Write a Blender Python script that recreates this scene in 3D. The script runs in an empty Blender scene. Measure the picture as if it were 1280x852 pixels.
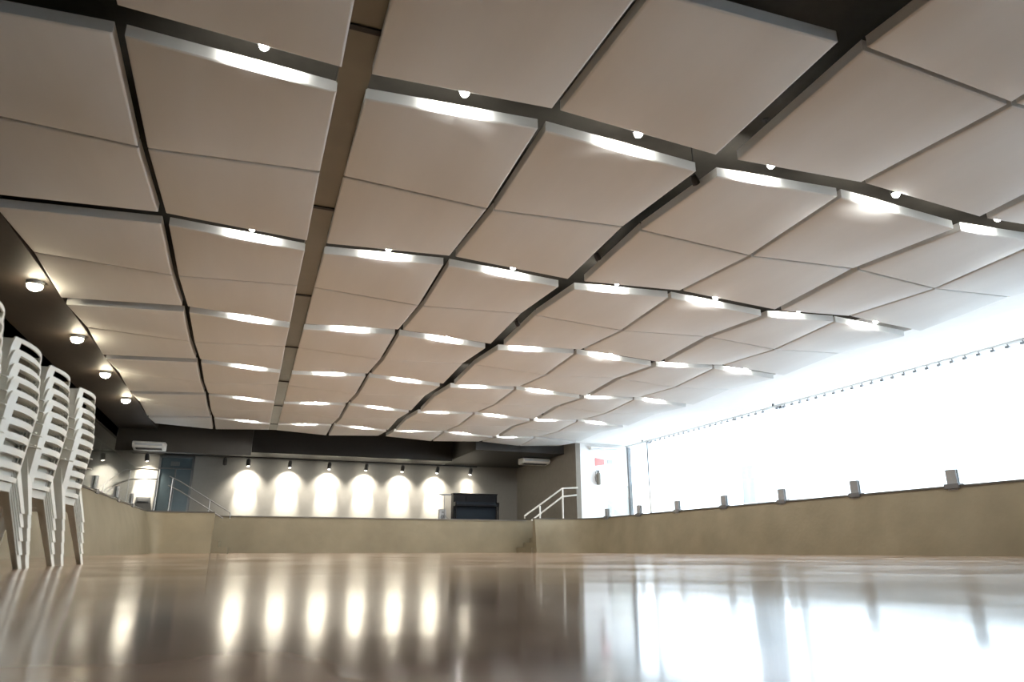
import bpy, bmesh, math, random
from mathutils import Vector, Matrix, noise
random.seed(7)
sc = bpy.context.scene
C = sc.collection
PI = math.pi

# ------------------------------------------------------------------ helpers
def new_bm():
    return bmesh.new()

def add_box(bm, x0, x1, y0, y1, z0, z1):
    vs = [bm.verts.new(p) for p in ((x0,y0,z0),(x1,y0,z0),(x1,y1,z0),(x0,y1,z0),(x0,y0,z1),(x1,y0,z1),(x1,y1,z1),(x0,y1,z1))]
    for f in ((0,3,2,1),(4,5,6,7),(0,1,5,4),(1,2,6,5),(2,3,7,6),(3,0,4,7)):
        bm.faces.new([vs[i] for i in f])
    return vs

def add_quad(bm, pts):
    return bm.faces.new([bm.verts.new(p) for p in pts])

def frame_of(d):
    d = d.normalized()
    up = Vector((0,0,1)) if abs(d.z) < .95 else Vector((0,1,0))
    a = d.cross(up).normalized(); b = a.cross(d).normalized()
    return a, b

def add_tube(bm, pts, r, n=10, caps=True):
    pts = [Vector(p) for p in pts]
    rs = r if isinstance(r, (list, tuple)) else [r]*len(pts)
    rings = []
    for i, p in enumerate(pts):
        d = (pts[min(i+1, len(pts)-1)] - pts[max(i-1, 0)])
        a, b = frame_of(d)
        rings.append([bm.verts.new(p + a*math.cos(t)*rs[i] + b*math.sin(t)*rs[i]) for t in [2*PI*k/n for k in range(n)]])
    for i in range(len(rings)-1):
        for k in range(n):
            bm.faces.new((rings[i][k], rings[i][(k+1)%n], rings[i+1][(k+1)%n], rings[i+1][k]))
    if caps:
        bm.faces.new(rings[0][::-1]); bm.faces.new(rings[-1])

def add_sphere(bm, c, r, u=12, v=8, sz=1.0):
    m = Matrix.Translation(c) @ Matrix.Diagonal((r, r, r*sz, 1))
    bmesh.ops.create_uvsphere(bm, u_segments=u, v_segments=v, radius=1, matrix=m)

def add_sweep(bm, pts, sections):
    """closed section loops (lists of 3D points), one for every station"""
    rings = [[bm.verts.new(p) for p in s] for s in sections]
    n = len(rings[0])
    for i in range(len(rings)-1):
        for k in range(n):
            bm.faces.new((rings[i][k], rings[i][(k+1)%n], rings[i+1][(k+1)%n], rings[i+1][k]))
    bm.faces.new(rings[0][::-1]); bm.faces.new(rings[-1])

def obj(name, bm, mat, parent=None, smooth=False, bevel=0):
    bmesh.ops.recalc_face_normals(bm, faces=bm.faces[:])
    me = bpy.data.meshes.new(name); bm.to_mesh(me); bm.free()
    me.materials.append(mat)
    if smooth:
        for p in me.polygons: p.use_smooth = True
        me.set_sharp_from_angle(angle=math.radians(40))
    o = bpy.data.objects.new(name, me); C.objects.link(o)
    if parent: o.parent = parent
    if bevel:
        m = o.modifiers.new('bevel', 'BEVEL'); m.width = bevel; m.segments = 2; m.limit_method = 'ANGLE'
    return o

def tag(o, label, cat, group=None, kind=None):
    o['label'] = label; o['category'] = cat
    if group: o['group'] = group
    if kind: o['kind'] = kind
    return o

def thing(name, label, cat, loc=(0,0,0), rotz=0, group=None):
    o = bpy.data.objects.new(name, None); C.objects.link(o)
    o.empty_display_size = .1
    o.location = loc; o.rotation_euler = (0,0,rotz)
    return tag(o, label, cat, group)

def struct(name, bm, mat, parent=None, smooth=False):
    o = obj(name, bm, mat, parent, smooth)
    if parent is None: o['kind'] = 'structure'
    return o

def dup(root, loc, rotz, label, group=None):
    r = root.copy(); C.objects.link(r); r.location = loc; r.rotation_euler = (0,0,rotz); r['label'] = label
    if group: r['group'] = group
    for ch in list(root.children):
        c = ch.copy(); C.objects.link(c); c.parent = r
        for g in ch.children:
            d = g.copy(); C.objects.link(d); d.parent = c
    return r

# ------------------------------------------------------------------ materials
def base_mat(name):
    m = bpy.data.materials.new(name); m.use_nodes = True
    nt = m.node_tree; b = nt.nodes['Principled BSDF']
    return m, nt, b

def mat(name, col, rough=.5, metal=0, var=.06, scale=6, bump=0, bscale=40, stretch=(1,1,1), col2=None, spec=.5):
    m, nt, b = base_mat(name)
    tc = nt.nodes.new('ShaderNodeTexCoord'); mp = nt.nodes.new('ShaderNodeMapping')
    mp.inputs['Scale'].default_value = stretch
    nt.links.new(tc.outputs['Object'], mp.inputs['Vector'])
    n = nt.nodes.new('ShaderNodeTexNoise'); n.inputs['Scale'].default_value = scale; n.inputs['Detail'].default_value = 6
    nt.links.new(mp.outputs[0], n.inputs['Vector'])
    r = nt.nodes.new('ShaderNodeValToRGB')
    c2 = col2 or tuple(min(1, c*(1+var)) for c in col)
    c1 = col if col2 else tuple(c*(1-var) for c in col)
    r.color_ramp.elements[0].position = .3; r.color_ramp.elements[1].position = .7
    r.color_ramp.elements[0].color = (*c1, 1); r.color_ramp.elements[1].color = (*c2, 1)
    nt.links.new(n.outputs['Fac'], r.inputs[0]); nt.links.new(r.outputs[0], b.inputs['Base Color'])
    b.inputs['Roughness'].default_value = rough; b.inputs['Metallic'].default_value = metal
    b.inputs['Specular IOR Level'].default_value = spec
    if bump:
        n2 = nt.nodes.new('ShaderNodeTexNoise'); n2.inputs['Scale'].default_value = bscale; n2.inputs['Detail'].default_value = 4
        nt.links.new(mp.outputs[0], n2.inputs['Vector'])
        bu = nt.nodes.new('ShaderNodeBump'); bu.inputs['Strength'].default_value = bump; bu.inputs['Distance'].default_value = .02
        nt.links.new(n2.outputs['Fac'], bu.inputs['Height']); nt.links.new(bu.outputs[0], b.inputs['Normal'])
    return m

def emit(name, col, s):
    m = bpy.data.materials.new(name); m.use_nodes = True; nt = m.node_tree; nt.nodes.clear()
    e = nt.nodes.new('ShaderNodeEmission'); e.inputs[0].default_value = (*col, 1); e.inputs[1].default_value = s
    o = nt.nodes.new('ShaderNodeOutputMaterial'); nt.links.new(e.outputs[0], o.inputs[0])
    return m

def floor_mat():
    m, nt, b = base_mat('polished_floor')
    tc = nt.nodes.new('ShaderNodeTexCoord')
    n = nt.nodes.new('ShaderNodeTexNoise'); n.inputs['Scale'].default_value = .8; n.inputs['Detail'].default_value = 9; n.inputs['Distortion'].default_value = 1.2
    nt.links.new(tc.outputs['Object'], n.inputs['Vector'])
    r = nt.nodes.new('ShaderNodeValToRGB')
    r.color_ramp.elements[0].position = .38; r.color_ramp.elements[0].color = (.16,.085,.05,1)
    r.color_ramp.elements[1].position = .62; r.color_ramp.elements[1].color = (.50,.37,.27,1)
    nt.links.new(n.outputs['Fac'], r.inputs[0]); nt.links.new(r.outputs[0], b.inputs['Base Color'])
    rr = nt.nodes.new('ShaderNodeMapRange'); rr.inputs['To Min'].default_value = .06; rr.inputs['To Max'].default_value = .17
    nt.links.new(n.outputs['Fac'], rr.inputs['Value']); nt.links.new(rr.outputs[0], b.inputs['Roughness'])
    n2 = nt.nodes.new('ShaderNodeTexNoise'); n2.inputs['Scale'].default_value = 1.6; n2.inputs['Detail'].default_value = 2
    nt.links.new(tc.outputs['Object'], n2.inputs['Vector'])
    bu = nt.nodes.new('ShaderNodeBump'); bu.inputs['Strength'].default_value = .10; bu.inputs['Distance'].default_value = .02
    nt.links.new(n2.outputs['Fac'], bu.inputs['Height']); nt.links.new(bu.outputs[0], b.inputs['Normal'])
    b.inputs['IOR'].default_value = 1.42
    return m

def sheer_mat(name, tfac, k=1.0):
    m = bpy.data.materials.new(name); m.use_nodes = True; nt = m.node_tree; nt.nodes.clear()
    tr = nt.nodes.new('ShaderNodeBsdfTransparent'); tr.inputs[0].default_value = (1,1,1,1)
    tl = nt.nodes.new('ShaderNodeBsdfTranslucent'); tl.inputs[0].default_value = (.93*k,.94*k,.96*k,1)
    df = nt.nodes.new('ShaderNodeBsdfDiffuse'); df.inputs[0].default_value = (.9,.9,.9,1)
    w = nt.nodes.new('ShaderNodeTexWave'); w.inputs['Scale'].default_value = 30; w.bands_direction = 'Z'
    m1 = nt.nodes.new('ShaderNodeMixShader'); m1.inputs[0].default_value = .3
    nt.links.new(tl.outputs[0], m1.inputs[1]); nt.links.new(df.outputs[0], m1.inputs[2])
    mr = nt.nodes.new('ShaderNodeMapRange'); mr.inputs['To Min'].default_value = tfac-.05; mr.inputs['To Max'].default_value = tfac+.05
    nt.links.new(w.outputs['Fac'], mr.inputs['Value'])
    m2 = nt.nodes.new('ShaderNodeMixShader')
    nt.links.new(mr.outputs[0], m2.inputs[0]); nt.links.new(m1.outputs[0], m2.inputs[1]); nt.links.new(tr.outputs[0], m2.inputs[2])
    o = nt.nodes.new('ShaderNodeOutputMaterial'); nt.links.new(m2.outputs[0], o.inputs[0])
    return m

def glass_mat(name, tint, refl=.35):
    m = bpy.data.materials.new(name); m.use_nodes = True; nt = m.node_tree; nt.nodes.clear()
    tr = nt.nodes.new('ShaderNodeBsdfTransparent'); tr.inputs[0].default_value = (*tint, 1)
    gl = nt.nodes.new('ShaderNodeBsdfGlossy'); gl.inputs['Roughness'].default_value = .02
    fr = nt.nodes.new('ShaderNodeFresnel'); fr.inputs[0].default_value = 1.3
    mu = nt.nodes.new('ShaderNodeMath'); mu.operation = 'MULTIPLY'; mu.inputs[1].default_value = refl
    nt.links.new(fr.outputs[0], mu.inputs[0])
    mx = nt.nodes.new('ShaderNodeMixShader'); nt.links.new(mu.outputs[0], mx.inputs[0])
    nt.links.new(tr.outputs[0], mx.inputs[1]); nt.links.new(gl.outputs[0], mx.inputs[2])
    o = nt.nodes.new('ShaderNodeOutputMaterial'); nt.links.new(mx.outputs[0], o.inputs[0])
    return m

M = dict(
    floor=floor_mat(),
    concrete=mat('tan_concrete', (.155,.13,.08), .6, var=.1, scale=1.2, bump=.15, bscale=14, col2=(.205,.175,.112)),
    cap=mat('dark_capping', (.07,.065,.055), .5),
    deck=mat('grey_deck', (.13,.12,.105), .5),
    plenum=mat('dark_brown_plenum', (.042,.037,.028), .8, var=.15),
    bulk=mat('dark_brown_bulkhead', (.018,.015,.011), .6, var=.1),
    strip=mat('dark_brown_soffit', (.045,.034,.025), .6, var=.1),
    white=mat('white_plaster', (.78,.78,.77), .7, var=.02),
    backwall=mat('grey_wall_paint', (.22,.21,.19), .75, var=.03, bump=.05),
    sidewall=mat('brown_grey_wall_paint', (.20,.18,.15), .7, var=.05),
    panel=mat('off_white_ceiling_board', (.66,.675,.665), .75, var=.025, scale=1.4, stretch=(2.2,.35,1), bump=.03, bscale=60),
    channel=mat('bronze_metal_channel', (.14,.13,.095), .35, metal=.4, var=.08, scale=3),
    joint=mat('black_joint', (.01,.01,.01), .7),
    black=mat('black_metal', (.02,.02,.02), .4),
    gloss=mat('black_lacquer', (.006,.006,.007), .45, spec=.08),
    blueblack=mat('blue_black_panel', (.006,.010,.016), .4, spec=.12),
    brass=mat('brass', (.5,.38,.16), .3, metal=1),
    ivory=mat('ivory_keys', (.75,.72,.62), .3),
    plastic=mat('white_plastic', (.76,.75,.68), .35, var=.02, spec=.5),
    steel=mat('brushed_steel', (.32,.32,.31), .35, metal=.9),
    palesteel=mat('pale_painted_steel', (.5,.49,.45), .35, metal=.1),
    dgrey=mat('dark_grey_metal', (.13,.135,.14), .45, metal=.3),
    clampg=mat('grey_clamp_metal', (.27,.28,.29), .4, metal=.3),
    acwhite=mat('white_unit_plastic', (.75,.74,.7), .4),
    slot=mat('dark_grille', (.05,.05,.05), .6),
    red=mat('red_paint', (.5,.03,.02), .4),
    signred=mat('faded_red_sign', (.75,.25,.24), .5),
    signgrey=mat('grey_sign', (.4,.42,.45), .5),
    rod=mat('rail_grey', (.45,.46,.47), .4, metal=.3),
    doorglass=mat('blue_grey_door_glass', (.07,.095,.105), .3, spec=.3),
    sheer=sheer_mat('sheer_curtain', .30),
    dense=sheer_mat('dense_curtain', .06, .38),  # dimmed cloth for the added piece that bands the floor reflection
    glass=glass_mat('clear_glass', (.97,.985,.98)),
    winglass=glass_mat('window_glass', (.95,.98,1.0), .3),
    bulb=emit('bulb_glow', (1,.97,.9), 60),
    warm=emit('downlight_glow', (1,.86,.62), 45),
    head=emit('track_glow', (1,.93,.78), 25),
)

CZ = .095
HC = 4.095           # mean height of the panels' undersides
HP = 1.2             # parapet / stage height

# ------------------------------------------------------------------ floor, decks
def subdiv_plane(bm, x0, x1, y0, y1, z, n=1):
    add_quad(bm, [(x0,y0,z),(x1,y0,z),(x1,y1,z),(x0,y1,z)])
bm = new_bm(); add_box(bm, -3.4, 12.2, -6, 26, -.15, 0); struct('floor', bm, M['floor'])

# right parapet: leans outward, then turns the corner in an arc towards the stage stair
def wall_profile(path, thick, lean, name, mat_, label=None):
    """path: (x,y, nx,ny) bottom inner line with its outward normal"""
    bm = new_bm(); secs = []
    for (x, y, nx, ny) in path:
        secs.append([(x, y, 0), (x+nx*lean*.35, y+ny*lean*.35, HP*.5), (x+nx*lean, y+ny*lean, HP-.035),
                     (x+nx*(lean+thick), y+ny*(lean+thick), HP-.035), (x+nx*(lean+thick), y+ny*(lean+thick), 0)])
    add_sweep(bm, None, secs)
    o = struct(name, bm, mat_, smooth=True)
    bm = new_bm(); secs = []
    for (x, y, nx, ny) in path:
        a, b = lean-.02, lean+thick+.02
        secs.append([(x+nx*a, y+ny*a, HP-.035), (x+nx*a, y+ny*a, HP), (x+nx*b, y+ny*b, HP), (x+nx*b, y+ny*b, HP-.035)])
    add_sweep(bm, None, secs)
    obj('capping', bm, M['cap'], o, smooth=True)
    return o

rx = 11.58
path = [(rx, -6, 1, 0), (rx, 5, 1, 0), (rx, 14, 1, 0), (rx, 22.2, 1, 0)]
R_ = 1.25
for k in range(1, 9):
    t = (PI/2)*k/8
    path.append((rx-R_+R_*math.cos(t), 22.2+R_*math.sin(t), math.cos(t), math.sin(t)))
path.append((9.75, 22.2+R_, 0, 1))
wall_profile(path, .16, .18, 'wall_parapet_right', M['concrete'])

lx = -2.5
path = [(lx, -6, -1, 0), (lx, 5, -1, 0), (lx, 14, -1, 0), (lx, 22.48, -1, 0)]
R_ = .22
for k in range(1, 7):
    t = (PI/2)*k/6
    path.append((lx+R_-R_*math.cos(t), 22.48+R_*math.sin(t), -math.cos(t), math.sin(t)))
path.append((-.96, 22.7, 0, 1))
wall_profile(path, .16, .32, 'wall_parapet_left', M['concrete'])

# stage with its front wall
bm = new_bm(); add_box(bm, -.9, 10.1, 25.4, 31, 0, HP-.03)
st = struct('wall_stage_front', bm, M['concrete'])
bm = new_bm(); add_box(bm, -.92, 10.12, 25.36, 31, HP-.03, HP); obj('stage_top', bm, M['deck'], st)
bm = new_bm(); add_box(bm, -2.4, -.9, 25.4, 31, 0, HP); struct('wall_stage_left_wing', bm, M['concrete'])
bm = new_bm(); add_box(bm, 10.1, 11.9, 25.4, 31, 0, HP); struct('wall_stage_right_wing', bm, M['concrete'])
# walkway decks
bm = new_bm(); add_box(bm, -6.8, -2.98, -6, 31, 0, HP-.06); struct('floor_walkway_left', bm, M['deck'])
bm = new_bm(); add_box(bm, 11.95, 14.3, -6, 24.5, 0, HP-.06); struct('floor_walkway_right', bm, M['deck'])

# stairs (run along X between corner parapets and stage)
bm = new_bm()
for k in range(6):
    add_box(bm, 9.7+.28*k, 9.7+.28*(k+1), 23.83, 25.35, 0, .18*(k+1))
add_box(bm, 11.38, 11.88, 23.83, 25.35, 0, HP-.04)
s = obj('staircase', bm, M['concrete']); tag(s, 'concrete steps rising to the right between the curved parapet and the stage', 'stairs')
bm = new_bm()
for k in range(6):
    add_box(bm, -.5-.28*(k+1), -.5-.28*k, 23.2, 25.38, 0, .18*(k+1))
add_box(bm, -2.95, -2.18, 23.2, 25.38, 0, HP-.04)
s = obj('staircase', bm, M['concrete']); tag(s, 'concrete steps rising to the left behind the left corner parapet', 'stairs')

# ------------------------------------------------------------------ room shell
TOP = 4.9
bm = new_bm(); add_box(bm, -4.5, 11.75, -6, 31, 4.75, TOP); struct('ceiling', bm, M['plenum'])
bm = new_bm(); add_box(bm, 11.62, 14.4, -6, 24.5, 4.17, TOP); struct('ceiling_window_strip', bm, M['white'])
bm = new_bm(); add_box(bm, -4.5, -3.28, -6, 26.5, HC+.01, HC+.2); struct('ceiling_soffit_left', bm, M['strip'])
bm = new_bm(); add_box(bm, -6.9, -4.5, -6, 31.1, 3.80, TOP); struct('ceiling_walkway_left', bm, mat('grey_green_ceiling', (.15,.15,.13), .7))
bm = new_bm(); add_box(bm, -4.6, -4.5, -6, 31, 3.79, HC+.05); struct('trim_soffit_edge', bm, M['bulk'])
bm = new_bm(); add_box(bm, -7.0, -6.8, -6, 31, 0, TOP); struct('wall_left', bm, M['backwall'])
bm = new_bm(); add_box(bm, -7.0, 12.1, 31, 31.2, 0, TOP); struct('wall_far', bm, M['backwall'])
bm = new_bm(); add_box(bm, -7.0, 14.4, -6.2, -6, 0, TOP); struct('wall_near', bm, M['backwall'])
bm = new_bm(); add_box(bm, 11.9, 12.1, 24.5, 31, 0, TOP); struct('wall_right_stage', bm, M['sidewall'])
bm = new_bm(); add_box(bm, 12.1, 14.4, 24.5, 24.7, 0, TOP); struct('wall_right_end', bm, M['white'])
# bulkheads over the stage
bm = new_bm(); add_box(bm, -4.5, -.15, 26.5, 26.85, 3.36, 4.75); struct('ceiling_bulkhead_left', bm, M['bulk'])
bm = new_bm(); add_box(bm, -4.5, -.15, 26.85, 31, 3.80, 4.75); struct('ceiling_stage_left', bm, M['bulk'])
bm = new_bm(); add_box(bm, -.15, 8.1, 29, 31, 3.80, 4.75); struct('ceiling_bulkhead_middle', bm, M['bulk'])
bm = new_bm(); add_box(bm, 8.1, 12.3, 25.6, 31, 3.86, 4.75); struct('ceiling_bulkhead_right', bm, M['bulk'])
# bronze channel in the ceiling with its black joints
bm = new_bm(); add_box(bm, .34, .62, -2, 25.4, 4.16, 4.24)
ch = struct('trim_ceiling_channel', bm, M['channel'])
for k in range(8):
    y = 1.45+3.24*k
    bm = new_bm(); add_box(bm, .34, .62, y-.03, y+.03, 4.145, 4.16); obj('joint', bm, M['joint'], ch)

# ------------------------------------------------------------------ ceiling panels
VX = [-3.25, -1.41, .48, 2.37, 4.34, 6.25, 8.2, 9.82, 11.55]
GAPX = [0, .045, .13, .045, .14, .035, .07, .025, 0]     # half gaps at the grid lines
A = .045
T = .12
def zc(i, j): return A*(1 if i % 2 else -1)*(1 if j % 2 == 0 else -1)
def panel_bm(i, y0, y1, j):
    x0 = VX[i]+GAPX[i]; x1 = VX[i+1]-GAPX[i+1]
    c00, c10, c01, c11 = zc(i, j), zc(i+1, j), zc(i, j+1), zc(i+1, j+1)
    cx, cy = (x0+x1)/2, (y0+y1)/2
    N = 8; bm = new_bm(); lo = []; hi = []
    def lerp_edge(k):     # tight rows near the edges give a soft rounded arris
        return [0, .006, .014, .25, .5, .75, .986, .994, 1][k]
    for a in range(N+1):
        u = lerp_edge(a); rl = []; rh = []
        for b in range(N+1):
            v = lerp_edge(b)
            su, sv = u, v
            z = (c00*(1-su)+c10*su)*(1-sv)+(c01*(1-su)+c11*su)*sv
            e = .011 if (a in (0, N) or b in (0, N)) else (.0025 if (a in (1, N-1) or b in (1, N-1)) else 0)
            rl.append(bm.verts.new((x0+(x1-x0)*u-cx, y0+(y1-y0)*v-cy, z+e)))
            rh.append(bm.verts.new((x0+(x1-x0)*u-cx, y0+(y1-y0)*v-cy, z+T)))
        lo.append(rl); hi.append(rh)
    for a in range(N):
        for b in range(N):
            bm.faces.new((lo[a][b], lo[a+1][b], lo[a+1][b+1], lo[a][b+1]))
            bm.faces.new((hi[a][b], hi[a][b+1], hi[a+1][b+1], hi[a+1][b]))
    for a in range(N):
        bm.faces.new((lo[a][0], hi[a][0], hi[a+1][0], lo[a+1][0]))
        bm.faces.new((lo[a][N], lo[a+1][N], hi[a+1][N], hi[a][N]))
        bm.faces.new((lo[0][a], lo[0][a+1], hi[0][a+1], hi[0][a]))
        bm.faces.new((lo[N][a], hi[N][a], hi[N][a+1], lo[N][a+1]))
    return bm, cx, cy

ORD = ['first','second','third','fourth','fifth','sixth','seventh','eighth','ninth','tenth','eleventh','twelfth']
COLN = ['against left soffit', 'left of bronze channel', 'first right of bronze channel', 'second right of bronze channel', 'third right of bronze channel',
        'fourth right of bronze channel', 'second from window side', 'outermost on window side']
P = 3.65
rows = []     # (y0, y1, j, name)
for k in range(-1, 6):
    f = 5.45+P*k
    rows.append((f, f+1.60, 0, k))
    if k < 5: rows.append((f+1.64, f+3.30, 1, k))
cache = {}
for (y0, y1, j, k) in rows:
    for i in range(8):
        if k == -1 and (i < 1): continue
        if k == -1 and j == 0 and i < 4: continue        # out of frame behind the camera's view
        key = (i, j)
        if key not in cache or k == 5:
            bm, cx, cy = panel_bm(i, y0, y1, j)
            o = obj('ceiling_panel', bm, M['panel'], smooth=True); cache[key] = o
        else:
            o = cache[key].copy(); C.objects.link(o)
            x0 = VX[i]+GAPX[i]; x1 = VX[i+1]-GAPX[i+1]; cx, cy = (x0+x1)/2, (y0+y1)/2
        o.location = (cx, cy, HC)
        half = 'front half' if j == 0 else 'back half'
        which = 'nearest' if k == -1 else ('farthest' if k == 5 else ORD[k+1])
        rn = f'{half} of {which} band' if k not in (5,) else 'farthest band by stage bulkhead'
        tag(o, f'off-white ceiling panel, {COLN[i]}, {rn}', 'ceiling panel', 'off-white suspended ceiling panels')

# ------------------------------------------------------------------ spots in the gaps
def add_spot(parent, loc, target, energy, size, blend, col, r=.02):
    l = bpy.data.lights.new('lamp', 'SPOT'); l.energy = energy; l.spot_size = size; l.spot_blend = blend; l.color = col; l.shadow_soft_size = r
    o = bpy.data.objects.new('lamp', l); C.objects.link(o)
    d = Vector(target)-Vector(loc)
    o.location = loc; o.rotation_euler = d.to_track_quat('-Z', 'Y').to_euler()
    o.parent = parent
    return o
spot_proto = None
def make_gap_spot():
    t = thing('ceiling_spotlight', '', 'spotlight')
    bm = new_bm(); add_tube(bm, [(0,0,.60),(0,0,.13)], .008, 6); add_tube(bm, [(0,0,.60),(0,0,.585)], .04, 12); obj('stem', bm, M['black'], t)
    bm = new_bm(); add_tube(bm, [(0,-.03,.15),(0,-.015,.115),(0,.0,.06),(0,.006,.03)], [.028,.05,.058,.058], 14); obj('housing', bm, M['black'], t, smooth=True)
    bm = new_bm(); add_sphere(bm, (0,.008,.022), .040); obj('bulb', bm, M['bulb'], t, smooth=True)
    add_spot(t, (0,.055,.0), (0,.33,.03), 22, math.radians(125), .6, (1,.97,.92), .015)
    add_spot(t, (0,0,-.035), (0,0,-3), 26, math.radians(150), .5, (1,.95,.87), .05)  # second wide lamp added downward so floor bounce brightens the panel undersides
    return t
for k in range(0, 6):
    for i in range(1, 8):
        x = (VX[i]+VX[i+1])/2 + [0,.2,.05,-.05,-.35,-.45,-.5,-.3][i]*(.9 if k == 0 else .6)
        y = 5.45+P*k-.30
        if k == 5 and i > 6: continue
        band = 'nearest ceiling gap' if k == 0 else ('farthest ceiling gap' if k == 5 else f'{ORD[k]} ceiling gap')
        lab = f'bright spotlight, {COLN[i]}, in the {band}'
        if spot_proto is None:
            spot_proto = make_gap_spot(); spot_proto.location = (x, y, HC+.02); spot_proto['label'] = lab; spot_proto['group'] = 'spotlights in the ceiling gaps'
        else:
            dup(spot_proto, (x, y, HC+.02), 0, lab, 'spotlights in the ceiling gaps')
# small unlit black sensors / projectors in the wide gap
for (x, y, n) in ((4.40, 5.75, 'nearest'), (4.34, 8.05, 'second nearest'), (4.34, 11.3, 'third nearest'), (8.2, 19.2, 'farthest')):
    t = thing('ceiling_projector', f'small unlit black spotlight in the wide ceiling gap, {n} of the black ones', 'spotlight', (x, y, HC+.05), 0, 'unlit black spotlights')
    bm = new_bm(); add_tube(bm, [(0,0,.60),(0,0,.06)], .008, 6); obj('stem', bm, M['black'], t)
    bm = new_bm(); add_tube(bm, [(-.03,-.02,.06),(.0,0,.02),(.04,.02,-.02)], [.03,.045,.045], 12); obj('housing', bm, M['black'], t, smooth=True)
    bm = new_bm(); add_tube(bm, [(.041,.0205,-.0205),(.046,.023,-.025)], [.035,.03], 12); obj('lens', bm, M['steel'], t)

# warm downlights under the left soffit
for n, y in enumerate((5.9, 8.9, 11.9, 14.9, 17.9, 21.0)):
    if y < 11: continue
    t = thing('downlight', f'warm glowing downlight in the dark left soffit, {["nearest","second nearest","third nearest","farthest"][n-2]} of the four', 'downlight', (-3.50, y, HC), 0, 'downlights in the left soffit')
    bm = new_bm(); add_tube(bm, [(0,0,.02),(0,0,-.05)], [.13,.115], 20); obj('rim', bm, M['palesteel'], t, smooth=True)
    bm = new_bm(); add_sphere(bm, (0,0,-.05), .11, 16, 8, .8); obj('bulb', bm, M['warm'], t, smooth=True)
    add_spot(t, (0,0,-.16), (.0,0,-2), 60, math.radians(110), .5, (1,.86,.65), .05)

# ------------------------------------------------------------------ track lights over the stage wall
t = thing('lighting_track', 'thin dark lighting track running along the top of the far stage wall', 'lighting track', (0, 30.45, 3.78))
bm = new_bm(); add_box(bm, -3.4, 9.7, -.02, .02, -.03, .03); obj('rail', bm, M['black'], t)
bm = new_bm()
for x in (-2.5, 1, 4.5, 8.2): add_box(bm, x-.02, x+.02, -.02, .02, .03, .12 if x > 0 else .03+.01)
obj('hanger', bm, M['black'], t)
heads = [(-1.13, 0), (-.23, 1), (1.42, 1), (3.04, 1), (4.62, 1), (6.22, 1), (7.82, 1), (9.39, 1)]
HN = ['leftmost, unlit', 'first lit one from the left', 'second lit one from the left', 'third lit one from the left', 'fourth lit one from the left',
      'fifth lit one from the left', 'sixth lit one from the left', 'rightmost lit one, above the piano']
def track_head(x, on, lab, y=30.45, z=3.74, e=210):
    t = thing('track_spotlight', lab, 'spotlight', (x, y, z), 0, 'spotlights on the stage track')
    bm = new_bm(); add_box(bm, -.025, .025, -.03, .03, -.09, 0); obj('bracket', bm, M['black'], t)
    bm = new_bm(); add_tube(bm, [(0,-.09,-.04),(0,-.06,-.12),(0,.07,-.28)], [.05,.085,.085], 14); obj('housing', bm, M['black'], t, smooth=True)
    bm = new_bm(); add_tube(bm, [(0,.072,-.283),(0,.085,-.30)], [.07,.06], 14); obj('lens', bm, M['head'] if on else M['slot'], t)
    if on: add_spot(t, (0,.09,-.33), (0,.9,-2.0), e*2.5, math.radians(46), .8, (1,.95,.82), .03); add_spot(t, (0,.085,-.32), (0,1.0,-2.25), e*.6, math.radians(110), .9, (1,.93,.8), .03)
    return t
for (x, on), n in zip(heads, HN):
    track_head(x, on, f'black track spotlight over the stage, {n}', e=210 if x < 9 else 70)
track_head(-4.0, 1, 'black spotlight washing the wall left of the glass door', z=3.78, e=120)

# ------------------------------------------------------------------ window wall with curtains
bm = new_bm(); add_box(bm, 14.2, 14.4, -6, 24.5, 0, HP-.02); struct('wall_right_sill', bm, M['white'])
bm = new_bm(); add_box(bm, 14.2, 14.4, -6, 24.5, 4.15, TOP); struct('wall_right_header', bm, M['white'])
PY = [-6, 1.2, 8.4, 15.6, 22.9, 24.5]
for n in range(5):
    bm = new_bm(); add_box(bm, 14.28, 14.29, PY[n]+.08, PY[n+1]-.08, HP-.02, 4.15)
    w = struct(f'window_{n+1}', bm, M['winglass'])
    bm = new_bm()
    add_box(bm, 14.22, 14.35, PY[n], PY[n+1], HP-.03, HP+.05); add_box(bm, 14.22, 14.35, PY[n], PY[n+1], 4.10, 4.16)
    obj('window_frame', bm, M['white'], w)
    bm = new_bm(); add_box(bm, 14.22, 14.35, PY[n+1]-.08, PY[n+1]+.08, HP, 4.12)
    obj('window_post', bm, M['dgrey'], w)
t = thing('curtain_rail', 'long thin grey curtain rail under the white ceiling above the windows', 'curtain rail', (14.0, 0, 4.09))
bm = new_bm(); add_tube(bm, [(0,-5.5,0),(0,23.4,0)], .022, 8); obj('rod', bm, M['white'], t)
bm = new_bm()
for y in PY[1:5]: add_box(bm, -.02, .02, y-.02, y+.02, 0, .085)
obj('bracket', bm, M['dgrey'], t)
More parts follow.
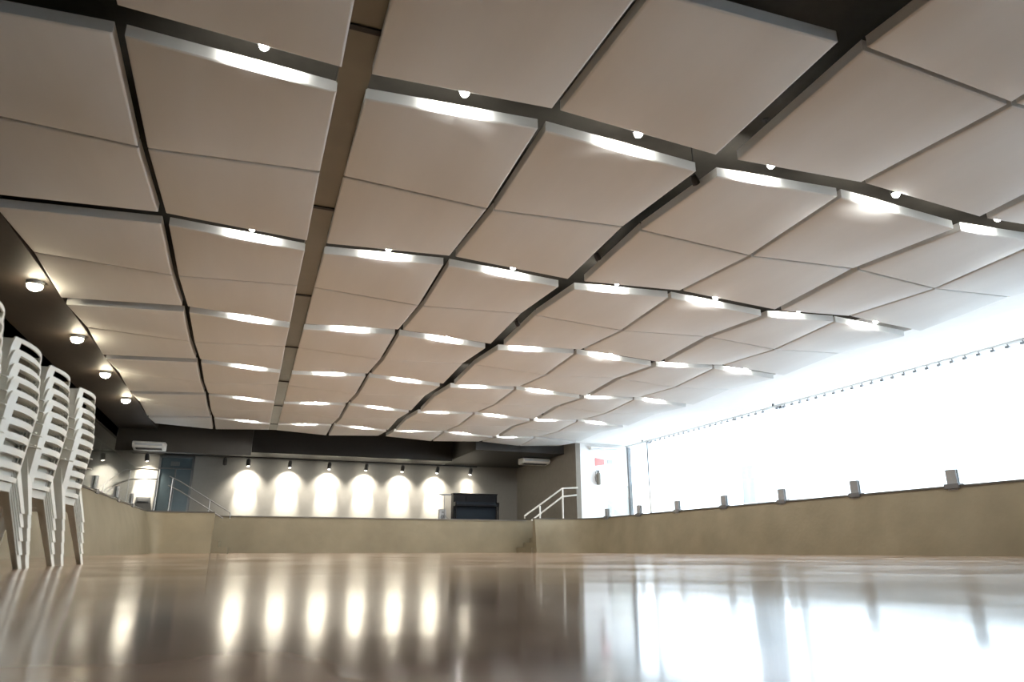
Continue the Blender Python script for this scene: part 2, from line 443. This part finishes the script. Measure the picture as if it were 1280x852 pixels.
def curtain(y0, y1, lab, seed, cloth='sheer'):
    random.seed(seed)
    t = thing('sheer_curtain', lab, 'curtain', (14.0, y0, HP-.03), 0, 'white sheer curtains before the windows')
    n = int((y1-y0)/.045); bm = new_bm(); top = []; bot = []; mid = []
    for k in range(n+1):
        y = (y1-y0)*k/n
        w = math.sin(y*2*PI/.30 + .7*math.sin(y*1.3+seed))
        top.append(bm.verts.new((.03*w, y, 2.80))); mid.append(bm.verts.new((.05*w+.02*math.sin(y*5), y+.02*math.sin(y*3), 1.4)))
        bot.append(bm.verts.new((.07*w+.03*math.sin(y*4.1), y+.03*math.sin(y*2.2), .02)))
    for k in range(n):
        bm.faces.new((top[k], top[k+1], mid[k+1], mid[k])); bm.faces.new((mid[k], mid[k+1], bot[k+1], bot[k]))
    obj('cloth', bm, M[cloth], t, smooth=True)
    bm = new_bm(); first = None
    m = int((y1-y0)/.30)
    for k in range(m+1):
        y = (y1-y0)*k/m
        if first is None:
            b = new_bm(); add_tube(b, [(0,0,.075),(.012,0,.04),(0,0,-.005)], .012, 6); add_box(b, -.03,.03,-.045,.045,-.02,.03)
            first = obj('hook', b, M['clampg'], t); first.location = (0, y, 2.83)
        else:
            o = first.copy(); C.objects.link(o); o.parent = t; o.location = (0, y, 2.83)
    bm.free()
    return t
curtain(1.3, 8.3, 'white sheer curtain nearest the camera side, cut by the right edge of the photo', 3)
curtain(8.5, 15.45, 'white sheer curtain in the middle of the bright window wall', 4)
curtain(16.05, 17.3, 'narrow curtain added beside the thin window post, denser to dim the floor reflection', 8, 'dense')  # dense piece added to break up the window's reflection on the floor
curtain(17.4, 22.55, 'white sheer curtain at the far end of the window wall, beside the dark post', 5)
curtain(-5.4, 1.1, 'white sheer curtain out past the right edge of the photo', 6)

# ------------------------------------------------------------------ glass balustrade on the parapets
CY = [8.84-2.18*1, 8.84, 11.02, 13.18, 15.35, 17.53, 19.70, 21.87]
cl0 = None
def clamp(x, y, side, lab, grp):
    t = thing('glass_clamp', lab, 'glass clamp', (x, y, HP), 0 if side > 0 else PI, grp)
    bm = new_bm(); add_box(bm, -.05, -.018, -.10, .10, -.09, .28); add_box(bm, .0, .032, -.10, .10, -.0, .28); obj('plate', bm, M['clampg'], t, bevel=.006)
    bm = new_bm(); add_box(bm, -.09, .07, -.14, .14, -.06, .03); obj('base', bm, M['dgrey'], t, bevel=.008)
    bm = new_bm()
    for z in (.12, .22): add_tube(bm, [(-.052,0,z),(-.044,0,z)], .016, 8)
    obj('bolt', bm, M['steel'], t)
    return t
for n, y in enumerate(CY[1:]):
    clamp(11.80, y, 1, f'grey metal glass clamp on right parapet, {ORD[n]} from the right photo edge' , 'glass clamps on the right parapet')
for n in range(len(CY)-1):
    bm = new_bm(); add_box(bm, 11.792, 11.800-.0001, CY[n]+.02, CY[n+1]-.02, HP+.03, HP+.95)
    o = obj('glass_balustrade', bm, M['glass']); tag(o, f'clear glass balustrade pane on right parapet, {ORD[n]} from the right photo edge', 'glass panel', 'glass panes on the right parapet')
LY = [13.3, 15.48, 17.98, 20.2]
for n, y in enumerate(LY[1:]):
    clamp(-2.88, y, -1, f'grey metal glass clamp on the left parapet, {["nearest the chairs","middle one","farthest one"][n]}', 'glass clamps on the left parapet')
for n in range(3):
    bm = new_bm(); add_box(bm, -2.880, -2.872, LY[n]+.02, LY[n+1]-.02, HP+.03, HP+.95)
    o = obj('glass_balustrade', bm, M['glass']); tag(o, f'clear glass balustrade pane on the left parapet, {["nearest the chairs","middle one","farthest one"][n]}', 'glass panel', 'glass panes on the left parapet')

# ------------------------------------------------------------------ handrails
def handrail(name, lab, top, mid, posts, m, r=.024):
    t = thing(name, lab, 'handrail', (top[0][0], top[0][1], 0))
    ox, oy = top[0][0], top[0][1]
    for nm, pts in (('top_rail', top), ('lower_rail', mid)):
        if pts:
            bm = new_bm(); add_tube(bm, [(p[0]-ox, p[1]-oy, p[2]) for p in pts], r, 8); obj(nm, bm, m, t, smooth=True)
    for (x, y, z0, z1) in posts:
        bm = new_bm(); add_tube(bm, [(x-ox, y-oy, z0), (x-ox, y-oy, z1)], r*1.1, 8); obj('post', bm, m, t, smooth=True)
    return t
handrail('handrail', 'pale two-bar handrail climbing right beside the curved right parapet', [(9.64,24.3,1.22),(9.62,24.3,1.3),(11.2,24.3,2.36),(11.85,24.3,2.40)],
         [(9.90,24.3,1.14),(11.2,24.3,2.05),(11.80,24.3,2.12)], [(10.25,24.3,.54,1.68),(11.2,24.3,1.0,2.36)], M['palesteel'], .033)
handrail('handrail', 'thin grey two-bar handrail sloping down right behind the left corner block', [(-2.45,24,2.30),(-2.1,24,2.14),(-.62,24,1.27),(-.55,24,1.22),(-.55,24,1.05)],
         [(-2.45,24,2.02),(-2.1,24,1.86),(-.75,24,1.05)], [(-2.35,24,1.1,2.26),(-1.2,24,.5,1.6)], M['steel'], .018)
handrail('handrail', 'thin grey curved handrail at the far left, beside the lit wall', [(-4.42,24,1.75),(-3.95,24,2.27),(-3.7,24,2.44),(-3.3,24,2.50),(-2.75,24,2.48)],
         [(-4.35,24,1.5),(-3.85,24,2.02),(-3.5,24,2.17),(-2.75,24,2.2)], [(-4.2,24,1.13,2.0),(-3.55,24,1.13,2.46),(-2.75,24,1.1,2.48)], M['steel'], .018)

# ------------------------------------------------------------------ far-left door and notices
bm = new_bm(); add_box(bm, -3.55, -2.35, 30.93, 30.98, HP, 3.72)
d = struct('door_1', bm, M['doorglass'])
bm = new_bm()
for (a, b, z0, z1) in ((-3.6,-3.52,HP,3.76),(-2.38,-2.30,HP,3.76),(-3.6,-2.3,3.68,3.76),(-3.6,-2.3,3.22,3.27),(-2.98,-2.93,HP,3.22)):
    add_box(bm, a, b, 30.88, 31, z0, z1)
obj('door_frame', bm, M['dgrey'], d)
bm = new_bm(); add_tube(bm, [(-3.04,30.85,2.0),(-3.04,30.85,2.5)], .015, 8); obj('door_handle', bm, M['steel'], d)
bm = new_bm(); add_box(bm, -.16, .16, -.03, .02, -.08, .08); 
o = obj('sign_board', bm, M['dgrey']); o.location = (-3.0, 30.86, 3.44); tag(o, 'small dark blank sign above the glass door', 'sign')
bm = new_bm(); add_box(bm, -.25, .25, -.1, .0, -.11, .11); add_box(bm, -.2, .2, -.12, -.1, -.06, .06)
o = obj('wall_box', bm, M['slot'], bevel=.01); o.location = (-3.98, 30.99, 1.98); tag(o, 'small black box on the far wall left of the glass door', 'box')

# right end wall: extinguisher and faded sign
t = thing('fire_extinguisher', 'dark fire extinguisher on the bright end wall beside the curtains', 'fire extinguisher', (12.82, 24.38, 2.55))
bm = new_bm(); add_tube(bm, [(0,0,0),(0,0,.03),(0,0,.42),(0,0,.47),(0,0,.49)], [.06,.085,.085,.06,.03], 16); obj('cylinder', bm, M['sidewall'], t, smooth=True)
bm = new_bm(); add_tube(bm, [(0,0,.48),(0,0,.55)], .025, 8); add_box(bm, -.09, .04, -.012, .012, .54, .565); add_box(bm, -.08, .03, -.012, .012, .50, .52); obj('valve', bm, M['black'], t)
bm = new_bm(); add_tube(bm, [(-.03,0,.52),(-.13,-.01,.50),(-.15,-.01,.30),(-.12,-.01,.12)], .014, 6); obj('hose', bm, M['black'], t, smooth=True)
bm = new_bm(); add_box(bm, -.03, .03, .07, .115, .2, .4); obj('wall_bracket', bm, M['dgrey'], t)
def sign(name, w, h, m, loc, lab):
    bm = new_bm(); add_box(bm, -w/2, w/2, -.01, .01, -h/2, h/2)
    o = obj(name, bm, m, bevel=.003); o.location = loc; tag(o, lab, 'sign')
bm = new_bm()
pts = [(-.15,-.0),(.0,.15),(.15,0),(.0,-.15)]
vs = [bm.verts.new((a,-.01,b)) for a,b in [(-.2,.16),(.2,.10),(.2,-.10),(-.2,-.16)]]
f = bm.faces.new(vs); r_ = bmesh.ops.extrude_face_region(bm, geom=[f]); 
for v in [g for g in r_['geom'] if isinstance(g, bmesh.types.BMVert)]: v.co.y += .02
o = obj('wall_sign', bm, M['signred']); o.location = (12.95, 24.485, 3.46); tag(o, 'faded red sign on the bright end wall above the extinguisher', 'sign')
sign('wall_sign', .22, .16, M['signgrey'], (13.42, 24.488, 3.48), 'small grey sign on the bright end wall right of the faded red sign')
t = thing('curtain_header', 'pale grey horizontal fitting high on the end wall, under the white ceiling', 'wall fitting', (12.5, 24.3, 3.98))
bm = new_bm(); add_box(bm, 0, 1.5, 0, .19, -.05, .06); obj('box', bm, M['acwhite'], t, bevel=.01)
bm = new_bm(); add_box(bm, .05, 1.45, -.01, .0, -.03, -.01); obj('slot', bm, M['signgrey'], t)

# ------------------------------------------------------------------ air conditioners
def ac(loc, w, lab):
    t = thing('air_conditioner', lab, 'air conditioner', loc)
    bm = new_bm()
    prof = [(-.55,-.02),(-.60,-.10),(-.50,-.20),(-.05,-.26),(0,-.22),(0,0),(-.5,0)]
    secs = [[(x, y, z) for (y, z) in prof] for x in (-w/2, -w/2+.02, w/2-.02, w/2)]
    add_sweep(bm, None, secs); obj('casing', bm, M['acwhite'], t, bevel=.01)
    bm = new_bm(); add_box(bm, -w/2+.08, w/2-.08, -.612, -.58, -.135, -.075); obj('outlet', bm, M['signgrey'], t)
    bm = new_bm()
    for k in range(8): add_box(bm, -w/2+.1, w/2-.1, -.45+.05*k, -.43+.05*k, -.245-.0*k, -.20)
    obj('grille', bm, M['slot'], t)
    return t
ac((-3.42, 26.49, 3.62), 1.0, 'white slim air conditioner under the dark bulkhead at the far left')
ac((11.2, 27.4, 3.82), 1.25, 'white slim air conditioner under the dark bulkhead at the far right')

# ------------------------------------------------------------------ piano and stand on the stage
t = thing('upright_piano', 'black upright piano standing on the stage against the lit wall', 'piano', (8.62, 27.2, HP+.004))
w = .93
bm = new_bm(); add_box(bm, -w, w, .28, .34, .02, 1.06); obj('back_panel', bm, M['gloss'], t)
bm = new_bm(); add_box(bm, -w-.02, w+.02, -.04, .37, 1.06, 1.10); obj('lid', bm, M['gloss'], t, bevel=.01)
for s in (-1, 1):
    bm = new_bm(); x0, x1 = (s*w, s*(w-.06)) if s < 0 else (s*(w-.06), s*w)
    add_box(bm, x0, x1, -.02, .28, 0, 1.06); add_box(bm, x0, x1, -.30, -.02, .58, .74); obj('side_panel', bm, M['gloss'], t, bevel=.008)
    bm = new_bm(); add_tube(bm, [(s*(w-.035),-.26,.58),(s*(w-.035),-.26,.35),(s*(w-.035),-.26,0)], [.04,.028,.035], 10); obj('leg', bm, M['gloss'], t, smooth=True)
bm = new_bm(); add_box(bm, -w+.06, w-.06, -.0, .03, .76, 1.05); obj('upper_panel', bm, M['gloss'], t)
bm = new_bm(); add_box(bm, -w+.06, w-.06, .02, .05, .06, .58); obj('lower_panel', bm, M['blueblack'], t)
bm = new_bm(); add_box(bm, -w+.06, w-.06, -.28, .02, .58, .65); obj('keybed', bm, M['gloss'], t)
bm = new_bm(); add_box(bm, -w+.06, w-.06, -.285, -.02, .652, .675); add_box(bm, -w+.06, w-.06, -.06, -.0, .675, .76); obj('fallboard', bm, M['blueblack'], t)
bm = new_bm(); add_box(bm, -.4, .4, -.05, -.03, .78, 1.0); obj('music_desk', bm, M['gloss'], t)
bm = new_bm()
for x in (-.1, 0, .1): add_box(bm, x-.02, x+.02, -.12, .0, .06, .075)
obj('pedals', bm, M['brass'], t)

t = thing('music_stand', 'slim grey music stand on the stage left of the black piano', 'music stand', (7.32, 27.2, HP))
bm = new_bm(); add_tube(bm, [(0,0,.05),(0,0,1.0)], .014, 8); obj('pole', bm, M['dgrey'], t)
bm = new_bm(); add_box(bm, -.25, .25, -.06, .06, 1.0, 1.03); add_box(bm, -.25, .25, .05, .06, 1.0, 1.06); obj('tray', bm, M['dgrey'], t)
for a in (90, 210, 330):
    bm = new_bm(); add_tube(bm, [(0,0,.25),(.25*math.cos(math.radians(a)),.25*math.sin(math.radians(a)),.01)], .009, 6); obj('leg', bm, M['dgrey'], t)
t = thing('loudspeaker', 'small grey loudspeaker on the stage floor between music stand and piano', 'loudspeaker', (7.42, 27.9, HP))
bm = new_bm(); add_box(bm, -.14, .14, -.12, .12, 0, .48); obj('cabinet', bm, M['clampg'], t, bevel=.01)
bm = new_bm(); add_tube(bm, [(0,-.121,.17),(0,-.128,.17)], [.10,.09], 16); add_tube(bm, [(0,-.121,.37),(0,-.128,.37)], [.04,.035], 12); obj('cone', bm, M['dgrey'], t)

# ------------------------------------------------------------------ stacked plastic armchairs
def lsection(p, ux, uy, a, b, t):
    """L-shaped section at p: flange a along ux, flange b along uy, wall t"""
    p = Vector(p); ux = Vector(ux); uy = Vector(uy)
    return [p, p+ux*a, p+ux*a+uy*t, p+ux*t+uy*t, p+ux*t+uy*b, p+uy*b]
def make_chair():
    m = M['plastic']; t = thing('plastic_chair', '', 'chair')
    # local axes: +y is where the sitter looks, the back is at -y
    # seat shell
    bm = new_bm(); N = 10; up = []; dn = []
    for a in range(N+1):
        u = a/N*2-1; ru = []; rd = []
        for b in range(N+1):
            v = b/N
            hw = .215+.03*v
            z = .43 - .018*(1-u*u)*math.sin(PI*min(1, v*1.05)) + .006*v - (.03*((abs(u)-.8)/.2)**2 if abs(u) > .8 else 0) - (.035*((v-.88)/.12)**2 if v > .88 else 0)
            ru.append(bm.verts.new((u*hw, -.21+.43*v, z))); rd.append(bm.verts.new((u*hw, -.21+.43*v, z-.006)))
        up.append(ru); dn.append(rd)
    for a in range(N):
        for b in range(N):
            bm.faces.new((up[a][b], up[a+1][b], up[a+1][b+1], up[a][b+1])); bm.faces.new((dn[a][b], dn[a][b+1], dn[a+1][b+1], dn[a+1][b]))
    for a in range(N):
        bm.faces.new((up[a][0], dn[a][0], dn[a+1][0], up[a+1][0])); bm.faces.new((up[a][N], up[a+1][N], dn[a+1][N], dn[a][N]))
        bm.faces.new((up[0][a], up[0][a+1], dn[0][a+1], dn[0][a])); bm.faces.new((up[N][a], dn[N][a], dn[N][a+1], up[N][a+1]))
    obj('seat', bm, m, t, smooth=True)
    # ladder back: rails and side stiles around one column of wide slots
    z0, z1 = .43, .862
    def bp(u, z, off=0):
        f = (z-z0)/(z1-z0)
        hw = .205+.012*f
        if f > .88: hw *= 1-((f-.88)/.12)**2*.12
        y = -.215-.035*f - .03*(1-u*u) - off
        return (u*hw, y, z)
    us = [-1, -.93, -.72, -.5, -.25, 0, .25, .5, .72, .93, 1]
    zs = [z0]; slots = []
    z = .455
    while z < .81:
        zs += [z, z+.036]; slots.append((z, z+.036)); z += .07
    zs += [.853, .862]
    bm = new_bm(); F = {}; B = {}
    for a, u in enumerate(us):
        for b, z in enumerate(zs):
            F[a, b] = bm.verts.new(bp(u, z)); B[a, b] = bm.verts.new(bp(u, z, .008))
    def solid(a, b):
        if a < 0 or b < 0 or a >= len(us)-1 or b >= len(zs)-1: return False
        if 2 <= a < len(us)-3 and any(abs(zs[b]-s[0]) < 1e-6 for s in slots): return False
        return True
    for a in range(len(us)-1):
        for b in range(len(zs)-1):
            if not solid(a, b): continue
            bm.faces.new((F[a,b], F[a+1,b], F[a+1,b+1], F[a,b+1])); bm.faces.new((B[a,b], B[a,b+1], B[a+1,b+1], B[a+1,b]))
            if not solid(a-1, b): bm.faces.new((F[a,b], F[a,b+1], B[a,b+1], B[a,b]))
            if not solid(a+1, b): bm.faces.new((F[a+1,b], B[a+1,b], B[a+1,b+1], F[a+1,b+1]))
            if not solid(a, b-1): bm.faces.new((F[a,b], B[a,b], B[a+1,b], F[a+1,b]))
            if not solid(a, b+1): bm.faces.new((F[a,b+1], F[a+1,b+1], B[a+1,b+1], B[a,b+1]))
    for s in (-1, 1):        # side returns of the two stiles
        secs = []
        for z in (z0, .55, .7, .80, .85):
            x, y, zz = bp(s, z); secs.append([(x-s*.005, y, z), (x, y, z), (x+s*.004, y+.045, z), (x-s*.001, y+.045, z)])
        add_sweep(bm, None, secs)
    obj('backrest', bm, m, t, smooth=True)
    for s in (-1, 1):
        # armrest: flat band that leaves the back, runs forward and bends down to the front leg
        pts = [(.222,-.27,.64), (.25,-.20,.655), (.27,-.05,.662), (.275,.08,.655), (.272,.16,.635), (.265,.205,.59), (.258,.222,.52), (.252,.228,.44)]
        secs = []
        for i, p in enumerate(pts):
            d = Vector(pts[min(i+1, 7)])-Vector(pts[max(i-1, 0)]); d.normalize()
            out = Vector((1, 0, 0)); n = out.cross(d).normalized()
            if n.z < 0 and i < 5: n = -n
            hw = [.012,.024,.028,.028,.026,.026,.026,.028][i]
            p = Vector(p); q = [p-out*hw, p+out*hw, p+out*hw+n*.007, p-out*hw+n*.007]
            if i >= 5:
                n = Vector((0, 1, 0)); q = [p-out*hw, p+out*hw, p+out*hw+n*.007, p-out*hw+n*.007]
            secs.append([(v.x*s, v.y, v.z) for v in q])
        bm = new_bm(); add_sweep(bm, None, secs); obj('armrest', bm, m, t, smooth=True)
        # legs: thin L-shaped channels that splay and taper towards the floor
        for (tx, ty, bx, by, sy) in ((.222,.215,.262,.262,1), (.200,-.215,.245,-.315,-1)):
            bm = new_bm(); secs = []
            for f in (0, .25, .5, .75, 1):
                x = tx+(bx-tx)*f; y = ty+(by-ty)*f; z = .43*(1-f)
                a = .085-.035*f; b = .07-.03*f
                sct = lsection((x*s, y, z), (-s,0,0), (0,-sy,0), a, b, .005)
                secs.append([tuple(v) for v in sct])
            add_sweep(bm, None, secs); obj('leg', bm, m, t)
    # rail under the front and the side aprons
    bm = new_bm()
    for s in (-1, 1):
        secs = []
        for f in (0, .5, 1):
            y = -.19+.39*f; x = s*(.216+.028*f)
            secs.append([(x-.003, y, .412), (x+.003, y, .412), (x+.003+s*.010, y, .345), (x-.003+s*.010, y, .345)])
        add_sweep(bm, None, secs)
    add_box(bm, -.215, .215, .218, .224, .35, .41); add_box(bm, -.2, .2, -.226, -.220, .385, .43)
    obj('apron', bm, m, t)
    return t
proto = make_chair(); used = False
PITCH = .07
def stack(x, y, n, rz, sname, wobble):
    global used
    for k in range(n):
        dx, dy, dr = wobble[k] if k < len(wobble) else (0, 0, 0)
        place = 'bottom chair' if k == 0 else ('topmost chair' if k == n-1 else f'{ORD[k]} chair from the bottom')
        lab = f'white plastic slat-back armchair, {place} of {sname}'
        loc = (x-.009*k+dx, y+dy, PITCH*k); g = 'stacked white plastic chairs'
        if not used:
            used = True; proto.location = loc; proto.rotation_euler = (0,0,rz+dr); proto['label'] = lab; proto['group'] = g
        else: dup(proto, loc, rz+dr, lab, g)
RZ = PI/2-.06       # sitters would look towards -X (the left parapet)
stack(-1.36, 5.42, 5, RZ, 'farthest chair stack', [])
stack(-1.40, 4.82, 5, RZ, 'middle chair stack', [])
stack(-1.42, 4.22, 5, RZ, 'nearest chair stack in view', [])
stack(-1.44, 3.62, 6, RZ, 'stack cut by left photo edge', [])

# ------------------------------------------------------------------ daylight and view
w = bpy.data.worlds.new('World'); sc.world = w; w.use_nodes = True
bg = w.node_tree.nodes['Background']; bg.inputs[0].default_value = (.82,.92,1.0,1); bg.inputs[1].default_value = 2.1
l = bpy.data.lights.new('window_portal', 'AREA'); l.shape = 'RECTANGLE'; l.size = 30.4; l.size_y = 3.0
l.cycles.is_portal = True
o = bpy.data.objects.new('window_portal', l); C.objects.link(o); o.location = (14.5, 9.25, 2.65)
o.rotation_euler = Vector((-1,0,0)).to_track_quat('-Z', 'Z').to_euler()

cam = bpy.data.cameras.new('Camera'); co = bpy.data.objects.new('Camera', cam); C.objects.link(co); sc.camera = co
cam.sensor_width = 36; cam.lens = 36*850/1280; cam.clip_start = .01; cam.clip_end = 200
pitch = math.atan((687-426)/850); yaw = math.atan((640-306)/math.hypot(850, 261))
co.location = (0, 0, CZ)
co.rotation_euler = (PI/2+pitch, 0, -yaw)
cam.dof.use_dof = True; cam.dof.focus_distance = 13; cam.dof.aperture_fstop = 2.8

sc.view_settings.view_transform = 'Standard'; sc.view_settings.look = 'None'
sc.view_settings.gamma = 1; sc.view_settings.use_curve_mapping = False
sc.view_settings.exposure = 1.9
sc.cycles.use_denoising = True
sc.cycles.max_bounces = 10; sc.cycles.diffuse_bounces = 5; sc.cycles.transparent_max_bounces = 16
sc.cycles.sample_clamp_indirect = 8
